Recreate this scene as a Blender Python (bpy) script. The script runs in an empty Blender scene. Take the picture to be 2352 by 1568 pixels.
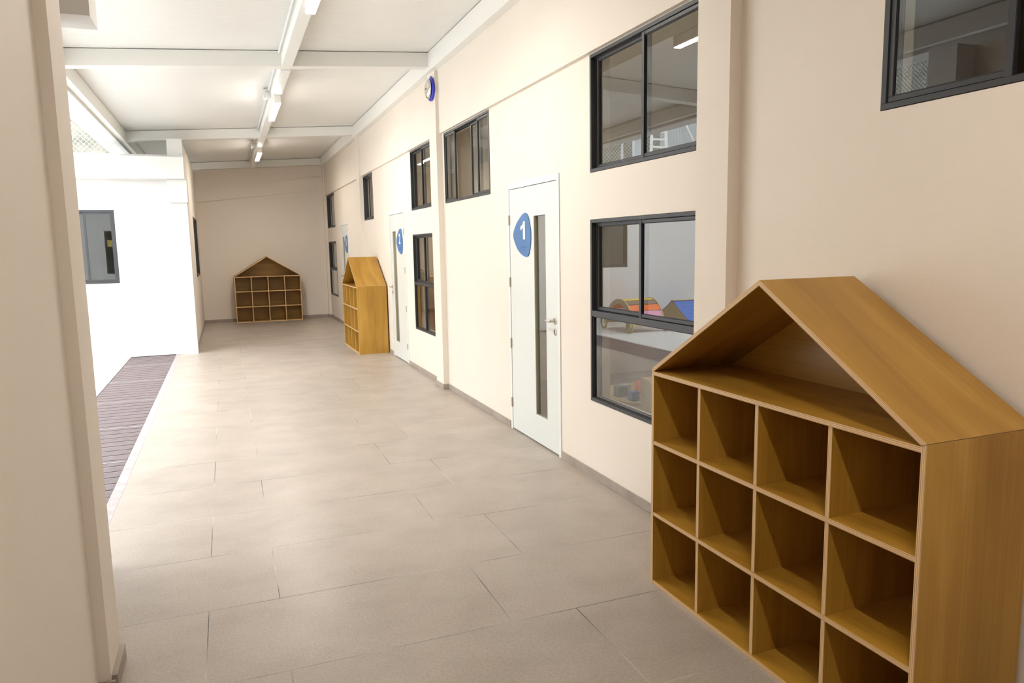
import bpy, bmesh, math, random
from mathutils import Vector, Matrix
random.seed(7)
S = bpy.context.scene
C = S.collection
# ------------------------------------------------------------------ camera, sky, exposure
cam_d = bpy.data.cameras.new('camera'); cam = bpy.data.objects.new('camera', cam_d); C.objects.link(cam)
F = Vector((0.35881881, 0.92418887, -0.13085869)); R = Vector((0.93116392, -0.36413517, -0.01842096)); U = Vector((0.06467469, 0.1152411, 0.99122988))
cam.matrix_world = Matrix(((R.x, U.x, -F.x, -2.317), (R.y, U.y, -F.y, 0.0), (R.z, U.z, -F.z, 1.632), (0, 0, 0, 1)))
cam_d.sensor_width = 36; cam_d.lens = 25.64; cam_d.clip_start = 0.05; cam_d.clip_end = 300
S.camera = cam
S.view_settings.view_transform = 'Standard'; S.view_settings.look = 'None'; S.view_settings.gamma = 1
S.view_settings.use_curve_mapping = False
S.view_settings.exposure = 1.08
w = bpy.data.worlds.new('overcast_sky'); S.world = w; w.use_nodes = True
bg = w.node_tree.nodes['Background']; bg.inputs[0].default_value = (0.93, 0.97, 1.0, 1); bg.inputs[1].default_value = 3.7
sun_d = bpy.data.lights.new('sun', 'SUN'); sun_d.energy = 0.8; sun_d.angle = math.radians(60); sun_d.color = (1, 0.98, 0.95)
sun = bpy.data.objects.new('sun', sun_d); C.objects.link(sun); sun.rotation_euler = (math.radians(25), math.radians(-28), 0); sun.location = (-12, 6, 15)

# ------------------------------------------------------------------ materials
def mat(name, col, rough=0.6, metal=0.0, spec=0.5):
    m = bpy.data.materials.new(name); m.use_nodes = True
    b = m.node_tree.nodes['Principled BSDF']
    b.inputs['Base Color'].default_value = (*col, 1); b.inputs['Roughness'].default_value = rough
    b.inputs['Metallic'].default_value = metal; b.inputs['Specular IOR Level'].default_value = spec
    return m
def nodes(m): return m.node_tree.nodes, m.node_tree.links, m.node_tree.nodes['Principled BSDF']
def ramp(N, stops):
    r = N.new('ShaderNodeValToRGB'); e = r.color_ramp.elements
    e[0].position = stops[0][0]; e[0].color = (*stops[0][1], 1)
    e[1].position = stops[-1][0]; e[1].color = (*stops[-1][1], 1)
    for p, c in stops[1:-1]:
        q = e.new(p); q.color = (*c, 1)
    return r
def noisy(name, c1, c2, scale=3.0, rough=0.6, bump=0.0, stretch=(1, 1, 1), detail=4, bscale=60, coord='Object', spec=0.5):
    m = mat(name, c1, rough, spec=spec); N, L, b = nodes(m)
    t = N.new('ShaderNodeTexCoord'); mp = N.new('ShaderNodeMapping'); mp.inputs['Scale'].default_value = stretch
    L.new(t.outputs[coord], mp.inputs[0])
    n = N.new('ShaderNodeTexNoise'); n.inputs['Scale'].default_value = scale; n.inputs['Detail'].default_value = detail
    L.new(mp.outputs[0], n.inputs[0])
    r = ramp(N, [(0.3, c1), (0.7, c2)]); L.new(n.outputs[0], r.inputs[0]); L.new(r.outputs[0], b.inputs['Base Color'])
    if bump:
        n2 = N.new('ShaderNodeTexNoise'); n2.inputs['Scale'].default_value = bscale; n2.inputs['Detail'].default_value = 3
        L.new(mp.outputs[0], n2.inputs[0])
        bp = N.new('ShaderNodeBump'); bp.inputs['Strength'].default_value = bump; bp.inputs['Distance'].default_value = 0.004
        L.new(n2.outputs[0], bp.inputs['Height']); L.new(bp.outputs[0], b.inputs['Normal'])
    return m
M = {}
M['wall'] = noisy('cream_wall_paint', (0.785, 0.705, 0.615), (0.815, 0.74, 0.65), 0.9, 0.62, 0.12, bscale=90)
M['outwall'] = noisy('white_outer_paint', (0.70, 0.69, 0.67), (0.75, 0.74, 0.72), 0.9, 0.7, 0.1, bscale=90)
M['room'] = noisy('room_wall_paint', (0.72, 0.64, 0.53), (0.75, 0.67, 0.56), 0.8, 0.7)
M['steel'] = mat('white_enamel_steel', (0.84, 0.83, 0.79), 0.42)
M['conduit'] = mat('grey_conduit', (0.72, 0.72, 0.72), 0.45)
def ceiling_mat():
    m = mat('white_ribbed_roof_panel', (0.83, 0.82, 0.785), 0.34); N, L, b = nodes(m)
    t = N.new('ShaderNodeTexCoord'); s = N.new('ShaderNodeSeparateXYZ'); L.new(t.outputs['Object'], s.inputs[0])
    mm = N.new('ShaderNodeMath'); mm.operation = 'MULTIPLY'; mm.inputs[1].default_value = 2 * math.pi / 0.06; L.new(s.outputs['Y'], mm.inputs[0])
    sn = N.new('ShaderNodeMath'); sn.operation = 'SINE'; L.new(mm.outputs[0], sn.inputs[0])
    n = N.new('ShaderNodeTexNoise'); n.inputs['Scale'].default_value = 1.2; L.new(t.outputs['Object'], n.inputs[0])
    ad = N.new('ShaderNodeMath'); ad.operation = 'ADD'; L.new(sn.outputs[0], ad.inputs[0]); L.new(n.outputs[0], ad.inputs[1])
    bp = N.new('ShaderNodeBump'); bp.inputs['Strength'].default_value = 0.25; bp.inputs['Distance'].default_value = 0.003
    L.new(ad.outputs[0], bp.inputs['Height']); L.new(bp.outputs[0], b.inputs['Normal']); return m
M['ceiling'] = ceiling_mat()
def tile_mat():
    m = mat('beige_stone_tile', (0.4, 0.34, 0.29), 0.4); N, L, b = nodes(m)
    t = N.new('ShaderNodeTexCoord'); mp = N.new('ShaderNodeMapping')
    # brick: row 0 starts at y=3.442; joints at x=-0.94 there, -1.245 on odd rows
    mp.inputs['Location'].default_value = (0.94 + 12.4, -3.442 + 0.637 + 6.37 * 2, 0)
    L.new(t.outputs['Object'], mp.inputs[0])
    k = N.new('ShaderNodeTexBrick'); k.offset = 0.25; k.offset_frequency = 2; k.squash = 1
    k.inputs['Scale'].default_value = 1; k.inputs['Brick Width'].default_value = 1.24; k.inputs['Row Height'].default_value = 0.637
    k.inputs['Mortar Size'].default_value = 0.0022; k.inputs['Mortar Smooth'].default_value = 0.1
    k.inputs['Color1'].default_value = (0, 0, 0, 1); k.inputs['Color2'].default_value = (1, 1, 1, 1)
    k.inputs['Bias'].default_value = 0
    L.new(mp.outputs[0], k.inputs[0])
    n = N.new('ShaderNodeTexNoise'); n.inputs['Scale'].default_value = 2.2; n.inputs['Detail'].default_value = 9; n.inputs['Roughness'].default_value = 0.62
    mp2 = N.new('ShaderNodeMapping'); mp2.inputs['Scale'].default_value = (1.2, 1.4, 1); L.new(t.outputs['Object'], mp2.inputs[0]); L.new(mp2.outputs[0], n.inputs[0])
    r = ramp(N, [(0.28, (0.345, 0.290, 0.240)), (0.5, (0.385, 0.328, 0.274)), (0.74, (0.42, 0.362, 0.306))]); L.new(n.outputs[0], r.inputs[0])
    n3 = N.new('ShaderNodeTexNoise'); n3.inputs['Scale'].default_value = 90; n3.inputs['Detail'].default_value = 3; L.new(t.outputs['Object'], n3.inputs[0])
    r3 = ramp(N, [(0.35, (0.9, 0.9, 0.9)), (0.65, (1.06, 1.06, 1.06))]); L.new(n3.outputs[0], r3.inputs[0])
    mx = N.new('ShaderNodeMix'); mx.data_type = 'RGBA'; mx.blend_type = 'MULTIPLY'; mx.inputs[0].default_value = 1
    L.new(r.outputs[0], mx.inputs[6]); L.new(r3.outputs[0], mx.inputs[7])
    rb = ramp(N, [(0.0, (0.95, 0.95, 0.95)), (1.0, (1.04, 1.04, 1.04))]); L.new(k.outputs['Color'], rb.inputs[0])
    mx2 = N.new('ShaderNodeMix'); mx2.data_type = 'RGBA'; mx2.blend_type = 'MULTIPLY'; mx2.inputs[0].default_value = 1
    L.new(mx.outputs[2], mx2.inputs[6]); L.new(rb.outputs[0], mx2.inputs[7])
    g = N.new('ShaderNodeTexNoise'); g.inputs['Scale'].default_value = 1.7; L.new(t.outputs['Object'], g.inputs[0])
    rg = ramp(N, [(0.42, (0.07, 0.06, 0.05)), (0.6, (0.5, 0.46, 0.4))]); L.new(g.outputs[0], rg.inputs[0])
    mx3 = N.new('ShaderNodeMix'); mx3.data_type = 'RGBA'
    L.new(k.outputs['Fac'], mx3.inputs[0]); L.new(mx2.outputs[2], mx3.inputs[6]); L.new(rg.outputs[0], mx3.inputs[7])
    L.new(mx3.outputs[2], b.inputs['Base Color'])
    rr = ramp(N, [(0.3, (0.42,) * 3), (0.7, (0.34,) * 3)]); L.new(n.outputs[0], rr.inputs[0]); L.new(rr.outputs[0], b.inputs['Roughness'])
    bp = N.new('ShaderNodeBump'); bp.inputs['Strength'].default_value = 0.5; bp.inputs['Distance'].default_value = 0.002; bp.invert = True
    L.new(k.outputs['Fac'], bp.inputs['Height']); L.new(bp.outputs[0], b.inputs['Normal']); return m
M['tile'] = tile_mat()
M['skirt'] = noisy('skirting_tile', (0.30, 0.25, 0.21), (0.40, 0.34, 0.29), 5, 0.45)
M['concrete'] = noisy('pale_courtyard_concrete', (0.62, 0.63, 0.61), (0.74, 0.74, 0.71), 0.8, 0.7, 0.3, bscale=20, detail=8)
M['curb'] = noisy('pale_grate_edging', (0.30, 0.27, 0.27), (0.40, 0.36, 0.36), 8, 0.6)
M['grate'] = noisy('mauve_grate_slats', (0.115, 0.082, 0.085), (0.16, 0.118, 0.122), 12, 0.42)
M['dark'] = mat('dark_channel', (0.06, 0.045, 0.045), 0.8)
M['alu'] = mat('dark_grey_aluminium', (0.035, 0.036, 0.040), 0.42, 0.1)
M['gasket'] = mat('black_gasket', (0.012, 0.012, 0.014), 0.6)
def glass_mat():
    m = bpy.data.materials.new('clear_window_glass'); m.use_nodes = True; N = m.node_tree.nodes; L = m.node_tree.links; N.clear()
    o = N.new('ShaderNodeOutputMaterial'); mx = N.new('ShaderNodeMixShader'); tr = N.new('ShaderNodeBsdfTransparent'); gl = N.new('ShaderNodeBsdfGlossy')
    tr.inputs[0].default_value = (0.86, 0.88, 0.86, 1); gl.inputs['Roughness'].default_value = 0.0; gl.inputs[0].default_value = (0.97, 0.98, 1, 1)
    fr = N.new('ShaderNodeFresnel'); fr.inputs['IOR'].default_value = 2.0
    ge = N.new('ShaderNodeNewGeometry'); s = N.new('ShaderNodeMath'); s.operation = 'SUBTRACT'; s.inputs[0].default_value = 1; L.new(ge.outputs['Backfacing'], s.inputs[1])
    mu = N.new('ShaderNodeMath'); mu.operation = 'MULTIPLY'; L.new(fr.outputs[0], mu.inputs[0]); L.new(s.outputs[0], mu.inputs[1])
    L.new(mu.outputs[0], mx.inputs[0]); L.new(tr.outputs[0], mx.inputs[1]); L.new(gl.outputs[0], mx.inputs[2]); L.new(mx.outputs[0], o.inputs[0]); return m
M['glass'] = glass_mat()
M['door'] = noisy('pale_grey_green_door_paint', (0.71, 0.73, 0.70), (0.73, 0.75, 0.72), 1.2, 0.3)
M['doorframe'] = mat('white_door_frame_paint', (0.78, 0.785, 0.76), 0.35)
M['bead'] = mat('olive_grey_glazing_bead', (0.36, 0.34, 0.25), 0.5)
M['satin'] = mat('brushed_steel', (0.55, 0.50, 0.44), 0.32, 0.9)
M['chrome'] = mat('polished_chrome', (0.8, 0.8, 0.78), 0.08, 1.0)
M['signblue'] = noisy('blue_sign_plastic', (0.055, 0.16, 0.38), (0.065, 0.18, 0.42), 5, 0.4)
M['signwhite'] = mat('white_sign_lettering', (0.85, 0.85, 0.84), 0.5)
M['bellblue'] = mat('ultramarine_enamel', (0.035, 0.04, 0.5), 0.3)
M['black'] = mat('black_hole', (0.01, 0.008, 0.006), 0.8)
def ply(name, c1, c2, c3, rough=0.36):
    m = mat(name, c1, rough); N, L, b = nodes(m)
    t = N.new('ShaderNodeTexCoord'); oi = N.new('ShaderNodeObjectInfo')
    mp = N.new('ShaderNodeMapping'); mp.inputs['Scale'].default_value = (0.55, 3.2, 3.2); L.new(t.outputs['Object'], mp.inputs[0])
    cb = N.new('ShaderNodeCombineXYZ'); L.new(oi.outputs['Random'], cb.inputs[0]); L.new(oi.outputs['Random'], cb.inputs[1])
    sc = N.new('ShaderNodeVectorMath'); sc.operation = 'SCALE'; sc.inputs['Scale'].default_value = 9.0; L.new(cb.outputs[0], sc.inputs[0])
    ad = N.new('ShaderNodeVectorMath'); ad.operation = 'ADD'; L.new(mp.outputs[0], ad.inputs[0]); L.new(sc.outputs[0], ad.inputs[1])
    n = N.new('ShaderNodeTexNoise'); n.inputs['Scale'].default_value = 1.6; n.inputs['Detail'].default_value = 2.5; n.inputs['Distortion'].default_value = 0.9; L.new(ad.outputs[0], n.inputs[0])
    r = ramp(N, [(0.28, c2), (0.5, c1), (0.72, c3)]); L.new(n.outputs[0], r.inputs[0])
    mp2 = N.new('ShaderNodeMapping'); mp2.inputs['Scale'].default_value = (1.2, 34, 34); L.new(ad.outputs[0], mp2.inputs[0])
    n2 = N.new('ShaderNodeTexNoise'); n2.inputs['Scale'].default_value = 1.5; n2.inputs['Detail'].default_value = 3; L.new(mp2.outputs[0], n2.inputs[0])
    r2 = ramp(N, [(0.3, (0.9, 0.88, 0.86)), (0.6, (1.04, 1.04, 1.04))]); L.new(n2.outputs[0], r2.inputs[0])
    mx = N.new('ShaderNodeMix'); mx.data_type = 'RGBA'; mx.blend_type = 'MULTIPLY'; mx.inputs[0].default_value = 1
    L.new(r.outputs[0], mx.inputs[6]); L.new(r2.outputs[0], mx.inputs[7])
    v = N.new('ShaderNodeTexVoronoi'); v.inputs['Scale'].default_value = 1.1; L.new(ad.outputs[0], v.inputs[0])
    rv = ramp(N, [(0.018, (0.42, 0.3, 0.2)), (0.04, (1, 1, 1))]); L.new(v.outputs['Distance'], rv.inputs[0])
    mx2 = N.new('ShaderNodeMix'); mx2.data_type = 'RGBA'; mx2.blend_type = 'MULTIPLY'; mx2.inputs[0].default_value = 1
    L.new(mx.outputs[2], mx2.inputs[6]); L.new(rv.outputs[0], mx2.inputs[7]); L.new(mx2.outputs[2], b.inputs['Base Color'])
    return m
M['ply'] = ply('varnished_plywood_face', (0.42, 0.222, 0.030), (0.32, 0.155, 0.018), (0.50, 0.285, 0.052))
def edge_mat():
    m = mat('plywood_edge', (0.6, 0.4, 0.2), 0.5); N, L, b = nodes(m)
    t = N.new('ShaderNodeTexCoord'); s = N.new('ShaderNodeSeparateXYZ'); L.new(t.outputs['Generated'], s.inputs[0])
    n = N.new('ShaderNodeTexNoise'); n.inputs['Scale'].default_value = 9; L.new(t.outputs['Object'], n.inputs[0])
    m1 = N.new('ShaderNodeMath'); m1.operation = 'MULTIPLY_ADD'; m1.inputs[1].default_value = 0.16; L.new(n.outputs[0], m1.inputs[0]); L.new(s.outputs['Z'], m1.inputs[2])
    r = ramp(N, [(0.05, (0.74, 0.52, 0.24)), (0.95, (0.74, 0.52, 0.24))])
    r.color_ramp.interpolation = 'LINEAR'
    for i, c in enumerate([(0.42, 0.22, 0.10), (0.82, 0.60, 0.32), (0.50, 0.26, 0.14), (0.84, 0.62, 0.34), (0.40, 0.20, 0.09)]):
        q = r.color_ramp.elements.new(0.2 + i * 0.16); q.color = (*c, 1)
    L.new(m1.outputs[0], r.inputs[0]); L.new(r.outputs[0], b.inputs['Base Color']); return m
M['edge'] = edge_mat()
M['lightply'] = ply('pale_plywood', (0.78, 0.64, 0.38), (0.70, 0.55, 0.30), (0.82, 0.70, 0.46), 0.5)
M['hoop'] = mat('birch_hoop_wood', (0.55, 0.43, 0.26), 0.55)
M['orange'] = mat('orange_paint', (0.85, 0.16, 0.015), 0.5)
M['pink'] = mat('pink_paint', (0.8, 0.34, 0.52), 0.5)
M['yellow'] = mat('yellow_paint', (0.75, 0.55, 0.08), 0.5)
M['brownslat'] = mat('brown_paint', (0.22, 0.15, 0.10), 0.5)
M['blue'] = mat('blue_paint', (0.03, 0.15, 0.55), 0.5)
M['lightblock'] = mat('slate_green', (0.12, 0.17, 0.15), 0.6)
M['wire'] = mat('galvanised_wire', (0.6, 0.62, 0.62), 0.5, 0.3)
M['corr'] = mat('galvanised_sheet', (0.50, 0.54, 0.55), 0.5, 0.2)
M['hill'] = noisy('dry_hillside_scrub', (0.045, 0.050, 0.030), (0.15, 0.135, 0.105), 2.2, 0.9, 0.5, detail=8, bscale=5)
M['leaf'] = noisy('scrub_leaves', (0.06, 0.10, 0.03), (0.16, 0.17, 0.06), 6, 0.8)
def emit(name, col, s):
    m = mat(name, (0.9, 0.9, 0.9), 0.4); b = m.node_tree.nodes['Principled BSDF']
    b.inputs['Emission Color'].default_value = (*col, 1); b.inputs['Emission Strength'].default_value = s; return m
M['tube'] = emit('lit_diffuser', (1, 0.93, 0.85), 78.0)

# ------------------------------------------------------------------ helpers
def box(bm, a, b, mi=0):
    x0, y0, z0 = a; x1, y1, z1 = b
    v = [bm.verts.new(p) for p in ((x0, y0, z0), (x1, y0, z0), (x1, y1, z0), (x0, y1, z0), (x0, y0, z1), (x1, y0, z1), (x1, y1, z1), (x0, y1, z1))]
    fs = []
    for q in ((0, 3, 2, 1), (4, 5, 6, 7), (0, 1, 5, 4), (1, 2, 6, 5), (2, 3, 7, 6), (3, 0, 4, 7)):
        f = bm.faces.new([v[i] for i in q]); f.material_index = mi; fs.append(f)
    return v, fs
def obj(name, bm, m, parent=None, smooth=False, fix=True):
    if fix: bmesh.ops.recalc_face_normals(bm, faces=bm.faces)
    me = bpy.data.meshes.new(name); bm.to_mesh(me); bm.free()
    for x in (m if isinstance(m, (list, tuple)) else [m]): me.materials.append(M[x] if isinstance(x, str) else x)
    if smooth:
        for p in me.polygons: p.use_smooth = True
    o = bpy.data.objects.new(name, me); C.objects.link(o)
    if parent: o.parent = parent
    return o
def boxobj(name, a, b, m, parent=None, bevel=0.0):
    bm = bmesh.new(); box(bm, a, b)
    if bevel: bmesh.ops.bevel(bm, geom=bm.edges[:], offset=bevel, segments=2, affect='EDGES', profile=0.6)
    return obj(name, bm, m, parent)
def origin_to(o, p):
    """move a mesh object's origin to p without moving its shape"""
    o.data.transform(Matrix.Translation(-Vector(p))); o.location = p; return o
def empty(name, loc=(0, 0, 0), rz=0.0):
    o = bpy.data.objects.new(name, None); C.objects.link(o); o.location = loc; o.rotation_euler = (0, 0, rz); o.empty_display_size = 0.1; return o
def tag(o, label, cat, group=None):
    o['label'] = label; o['category'] = cat
    if group: o['group'] = group
    return o
def struct(o): o['kind'] = 'structure'; return o
def copy_tree(o, parent=None):
    c = o.copy(); C.objects.link(c); c.parent = parent
    for ch in list(o.children): copy_tree(ch, c)
    return c
def tube(bm, pts, r, seg=10, closed=False, caps=True):
    pts = [Vector(p) for p in pts]; rings = []
    n = len(pts)
    for i, p in enumerate(pts):
        if closed: d = pts[(i + 1) % n] - pts[i - 1]
        else: d = pts[min(i + 1, n - 1)] - pts[max(i - 1, 0)]
        d.normalize(); a = Vector((0, 0, 1)) if abs(d.z) < 0.9 else Vector((1, 0, 0))
        u = d.cross(a).normalized(); v = d.cross(u)
        rings.append([bm.verts.new(p + (u * math.cos(t) + v * math.sin(t)) * r) for t in [2 * math.pi * k / seg for k in range(seg)]])
    for i in range(n if closed else n - 1):
        a, b = rings[i], rings[(i + 1) % n]
        for k in range(seg): bm.faces.new((a[k], a[(k + 1) % seg], b[(k + 1) % seg], b[k]))
    if caps and not closed:
        bm.faces.new(rings[0]); bm.faces.new(rings[-1][::-1])
def lathe(bm, prof, axis='x', center=(0, 0, 0), seg=32, sign=-1):
    """prof: list of (distance along axis, radius)"""
    rings = []; c = Vector(center)
    for d, r in prof:
        ring = []
        for k in range(seg):
            t = 2 * math.pi * k / seg
            if axis == 'x': p = c + Vector((sign * d, r * math.cos(t), r * math.sin(t)))
            elif axis == 'y': p = c + Vector((r * math.cos(t), sign * d, r * math.sin(t)))
            else: p = c + Vector((r * math.cos(t), r * math.sin(t), d))
            ring.append(bm.verts.new(p))
        rings.append(ring)
    for a, b in zip(rings, rings[1:]):
        for k in range(seg): bm.faces.new((a[k], a[(k + 1) % seg], b[(k + 1) % seg], b[k]))
    bm.faces.new(rings[0]); bm.faces.new(rings[-1][::-1])
def prism(bm, poly, axis, lo, hi, mi=0):
    """poly in the two remaining axes, extruded along axis"""
    def P(q, t):
        if axis == 'x': return (t, q[0], q[1])
        if axis == 'y': return (q[0], t, q[1])
        return (q[0], q[1], t)
    a = [bm.verts.new(P(q, lo)) for q in poly]; b = [bm.verts.new(P(q, hi)) for q in poly]; n = len(poly)
    f = bm.faces.new(a); f.material_index = mi; f = bm.faces.new(b[::-1]); f.material_index = mi
    for i in range(n):
        f = bm.faces.new((a[i], a[(i + 1) % n], b[(i + 1) % n], b[i])); f.material_index = mi
def wall_holes(name, axis, p0, p1, u0, u1, z0, z1, holes, m, struct_=True):
    """a wall slab between p0 and p1 on `axis`, spanning u0..u1 and z0..z1, with rectangular openings (u0,u1,z0,z1)"""
    us = sorted({u0, u1, *[h[0] for h in holes], *[h[1] for h in holes]}); us = [u for u in us if u0 <= u <= u1]
    zs = sorted({z0, z1, *[h[2] for h in holes], *[h[3] for h in holes]}); zs = [z for z in zs if z0 <= z <= z1]
    def solid(i, j):
        if i < 0 or j < 0 or i >= len(us) - 1 or j >= len(zs) - 1: return False
        uc = (us[i] + us[i + 1]) / 2; zc = (zs[j] + zs[j + 1]) / 2
        return not any(h[0] < uc < h[1] and h[2] < zc < h[3] for h in holes)
    bm = bmesh.new(); cache = {}
    def V(p, u, z):
        k = (p, round(u, 5), round(z, 5))
        if k not in cache: cache[k] = bm.verts.new((p, u, z) if axis == 'x' else (u, p, z))
        return cache[k]
    for i in range(len(us) - 1):
        for j in range(len(zs) - 1):
            if not solid(i, j): continue
            a, b, c, d = us[i], us[i + 1], zs[j], zs[j + 1]
            for p in (p0, p1): bm.faces.new((V(p, a, c), V(p, b, c), V(p, b, d), V(p, a, d)))
            if not solid(i - 1, j): bm.faces.new((V(p0, a, c), V(p1, a, c), V(p1, a, d), V(p0, a, d)))
            if not solid(i + 1, j): bm.faces.new((V(p0, b, c), V(p1, b, c), V(p1, b, d), V(p0, b, d)))
            if not solid(i, j - 1): bm.faces.new((V(p0, a, c), V(p1, a, c), V(p1, b, c), V(p0, b, c)))
            if not solid(i, j + 1): bm.faces.new((V(p0, a, d), V(p1, a, d), V(p1, b, d), V(p0, b, d)))
    o = obj(name, bm, m)
    return struct(o) if struct_ else o

# ------------------------------------------------------------------ setting: floors
YB, YF = -5.0, 18.03
ZT, ZB, ZLT, ZLB = 2.860, 2.102, 1.794, 0.549
bm = bmesh.new(); box(bm, (-3.075, YB, -0.1), (5.2, YF + 0.1, 0)); struct(obj('floor', bm, 'tile'))
bm = bmesh.new(); box(bm, (-10, 3.0, -0.1), (-3.855, 13.0, 0.0)); struct(obj('floor_courtyard', bm, 'concrete'))
bm = bmesh.new(); box(bm, (-3.855, 3.16, -0.1), (-3.075, 12.95, -0.035)); struct(obj('floor_channel', bm, 'dark'))
bm = bmesh.new(); box(bm, (-3.142, 3.2, -0.035), (-3.0755, 12.74, 0.001)); box(bm, (-3.8545, 4.2, -0.035), (-3.79, 12.74, 0.001)); struct(obj('trim_1', bm, 'curb'))
bm = bmesh.new(); box(bm, (-10, 12.94, -0.1), (-2.84, YF + 0.1, -0.01)); struct(obj('floor_side_building', bm, 'concrete'))
# slatted grates in the channel
ge = [12.735, 11.73, 10.30, 8.93, 7.58, 6.32, 5.05, 3.78]
for i in range(len(ge) - 1):
    y1, y0 = ge[i] - 0.012, ge[i + 1] + 0.012
    bm = bmesh.new(); n = int((y1 - y0) / 0.026)
    for k in range(n):
        ya = y0 + (y1 - y0) * k / n
        dz = -0.004 if (k * 7 + i) % 6 else -0.007
        box(bm, (-3.785, ya, -0.03), (-3.146, ya + 0.0225, dz))
    box(bm, (-3.785, y0, -0.034), (-3.76, y1, -0.018)); box(bm, (-3.17, y0, -0.034), (-3.146, y1, -0.018)); box(bm, (-3.48, y0, -0.034), (-3.45, y1, -0.018))
    g = obj('drain_grate', bm, 'grate'); origin_to(g, (-3.465, (y0 + y1) / 2, -0.034))
    tag(g, 'slatted mauve brown drain grate panel, ' + ['short one touching the white side building', 'second from the white side building', 'third from the white side building', 'fourth from the white side building', 'fifth from the white side building', 'nearest one still showing beside the left pillar', 'last one, hidden behind the left pillar'][i], 'grate', 'drain grate panels in the floor channel')
    sbm = bmesh.new(); box(sbm, (-3.785, y0 - 0.020, -0.034), (-3.146, y0 - 0.004, -0.001)); s_ = obj('cross_bar', sbm, 'curb'); s_.data.transform(Matrix.Translation(Vector((3.465, -(y0 + y1) / 2, 0.034)))); s_.parent = g

# ------------------------------------------------------------------ setting: right-hand wall
doors = [(4.987, 5.960), (9.984, 10.907), (14.873, 15.818)]
ups = [(0.66, 2.118), (3.10, 4.460), (6.443, 7.918), (8.14, 9.500), (12.128, 12.974), (16.662, 17.862)]
lows = [(3.10, 4.460), (8.14, 9.500), (16.662, 17.862)]
holes = [(a - 0.04, b + 0.04, 0.0, 2.15) for a, b in doors] + [(a, b, ZB, ZT) for a, b in ups] + [(a, b, ZLB, ZLT) for a, b in lows]
wall_holes('wall_right', 'x', 0.0, 0.15, YB, YF, 0.0, 3.80, holes, 'wall')
# downstand beam band above the windows and the projecting pillars
pillars = [(2.925, 3.178), (7.992, 8.285), (12.99, 13.285), (17.93, 18.03)]
edges = [YB] + [q for p in pillars for q in p]
for i in range(0, len(edges) - 1, 2):
    bm = bmesh.new(); box(bm, (-0.03, edges[i], 2.866), (0.001, edges[i + 1], 3.80)); struct(obj('trim_%d' % (2 + i // 2), bm, 'wall'))
for i, (a, b) in enumerate(pillars):
    bm = bmesh.new(); box(bm, (-0.065, a, 0), (0.001, b, 3.80)); struct(obj('trim_%d' % (8 + i), bm, 'wall'))
def skirt(name, segs):
    bm = bmesh.new()
    for (a, b) in segs: box(bm, a, b)
    bmesh.ops.bevel(bm, geom=bm.edges[:], offset=0.0015, segments=1, affect='EDGES')
    return struct(obj(name, bm, 'skirt'))
segs = []
def run(y0, y1, x=-0.010, xb=0.0):
    y = y0
    while y < y1 - 0.01:
        e = min(y + 0.637 - ((y - 3.442) % 0.637) + 0.0, y1)
        if e - y < 0.03: e = min(e + 0.637, y1)
        segs.append(((x, y + 0.0008, 0), (xb, e - 0.0008, 0.0615))); y = e
run(YB, 2.925 - 0.010); run(3.178 + 0.01, 4.946); run(6.023, 7.982); run(8.295, 9.944); run(10.947, 12.98); run(13.295, 14.83); run(15.86, 17.92)
for a, b in pillars: segs.append(((-0.075, a - 0.010, 0), (0.0, b + 0.010, 0.0615)))
skirt('baseboard_right', segs)
# ------------------------------------------------------------------ far wall
bm = bmesh.new(); box(bm, (-2.95, YF, 0), (0.2, YF + 0.15, 3.8)); struct(obj('wall_far', bm, 'wall'))
bm = bmesh.new()   # sloping beam across the far wall
prism(bm, [(-2.845, 2.706), (-0.066, 3.018), (-0.066, 3.322), (-2.845, 2.945)], 'y', 17.995, 18.031); struct(obj('trim_12', bm, 'wall'))
skirt('baseboard_far', [((-2.835, 18.018, 0), (-0.065, 18.03, 0.0615))])
# ------------------------------------------------------------------ left side: near wall and pillar
bm = bmesh.new(); box(bm, (-3.02, YB, 0), (-2.855, 3.16, 3.5)); struct(obj('wall_left', bm, 'wall'))
bm = bmesh.new(); box(bm, (-3.02, 2.92, 0), (-2.815, 3.165, 3.5)); struct(obj('trim_13', bm, 'wall'))
skirt('baseboard_left', [((-2.855, YB, 0), (-2.843, 2.90, 0.0615)), ((-2.815, 2.93, 0), (-2.795, 3.165, 0.0615)), ((-2.855, 2.903, 0.0), (-2.80, 2.918, 0.05))])
bm = bmesh.new(); box(bm, (-3.0, YB - 0.15, 0), (0.2, YB, 3.9)); struct(obj('wall_back', bm, 'wall'))
# near side building: facade looking on to the courtyard, side return, roof beam
wall_holes('wall_near_building', 'y', 4.05, 4.20, -9.0, -3.03, 0, 3.06, [(-5.16, -3.98, 1.09, 2.18)], 'outwall')
bm = bmesh.new(); box(bm, (-3.18, 3.166, 0), (-3.031, 4.049, 3.06)); struct(obj('wall_near_return', bm, 'wall'))
bm = bmesh.new(); box(bm, (-9.0, 4.05 + 0.151, 2.735), (-2.835, 4.30, 3.06)); box(bm, (-3.0295, 4.06, 2.735), (-2.835, 4.20, 3.06)); struct(obj('trim_14', bm, 'outwall'))
bm = bmesh.new(); box(bm, (-9.0, YB, 3.061), (-3.03, 4.2, 3.13)); struct(obj('ceiling_near_building', bm, 'outwall'))
bm = bmesh.new(); box(bm, (-9.15, YB, 0), (-9.0, 4.2, 3.06)); box(bm, (-9.0, YB - 0.15, 0), (-3.02, YB, 3.06)); struct(obj('wall_near_building_back', bm, 'room'))
bm = bmesh.new(); box(bm, (-9.0, YB, -0.1), (-3.0755, 2.99, -0.005)); box(bm, (-9.0, 2.99, -0.1), (-3.2, 3.0, -0.005)); struct(obj('floor_near_building', bm, 'concrete'))
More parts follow.
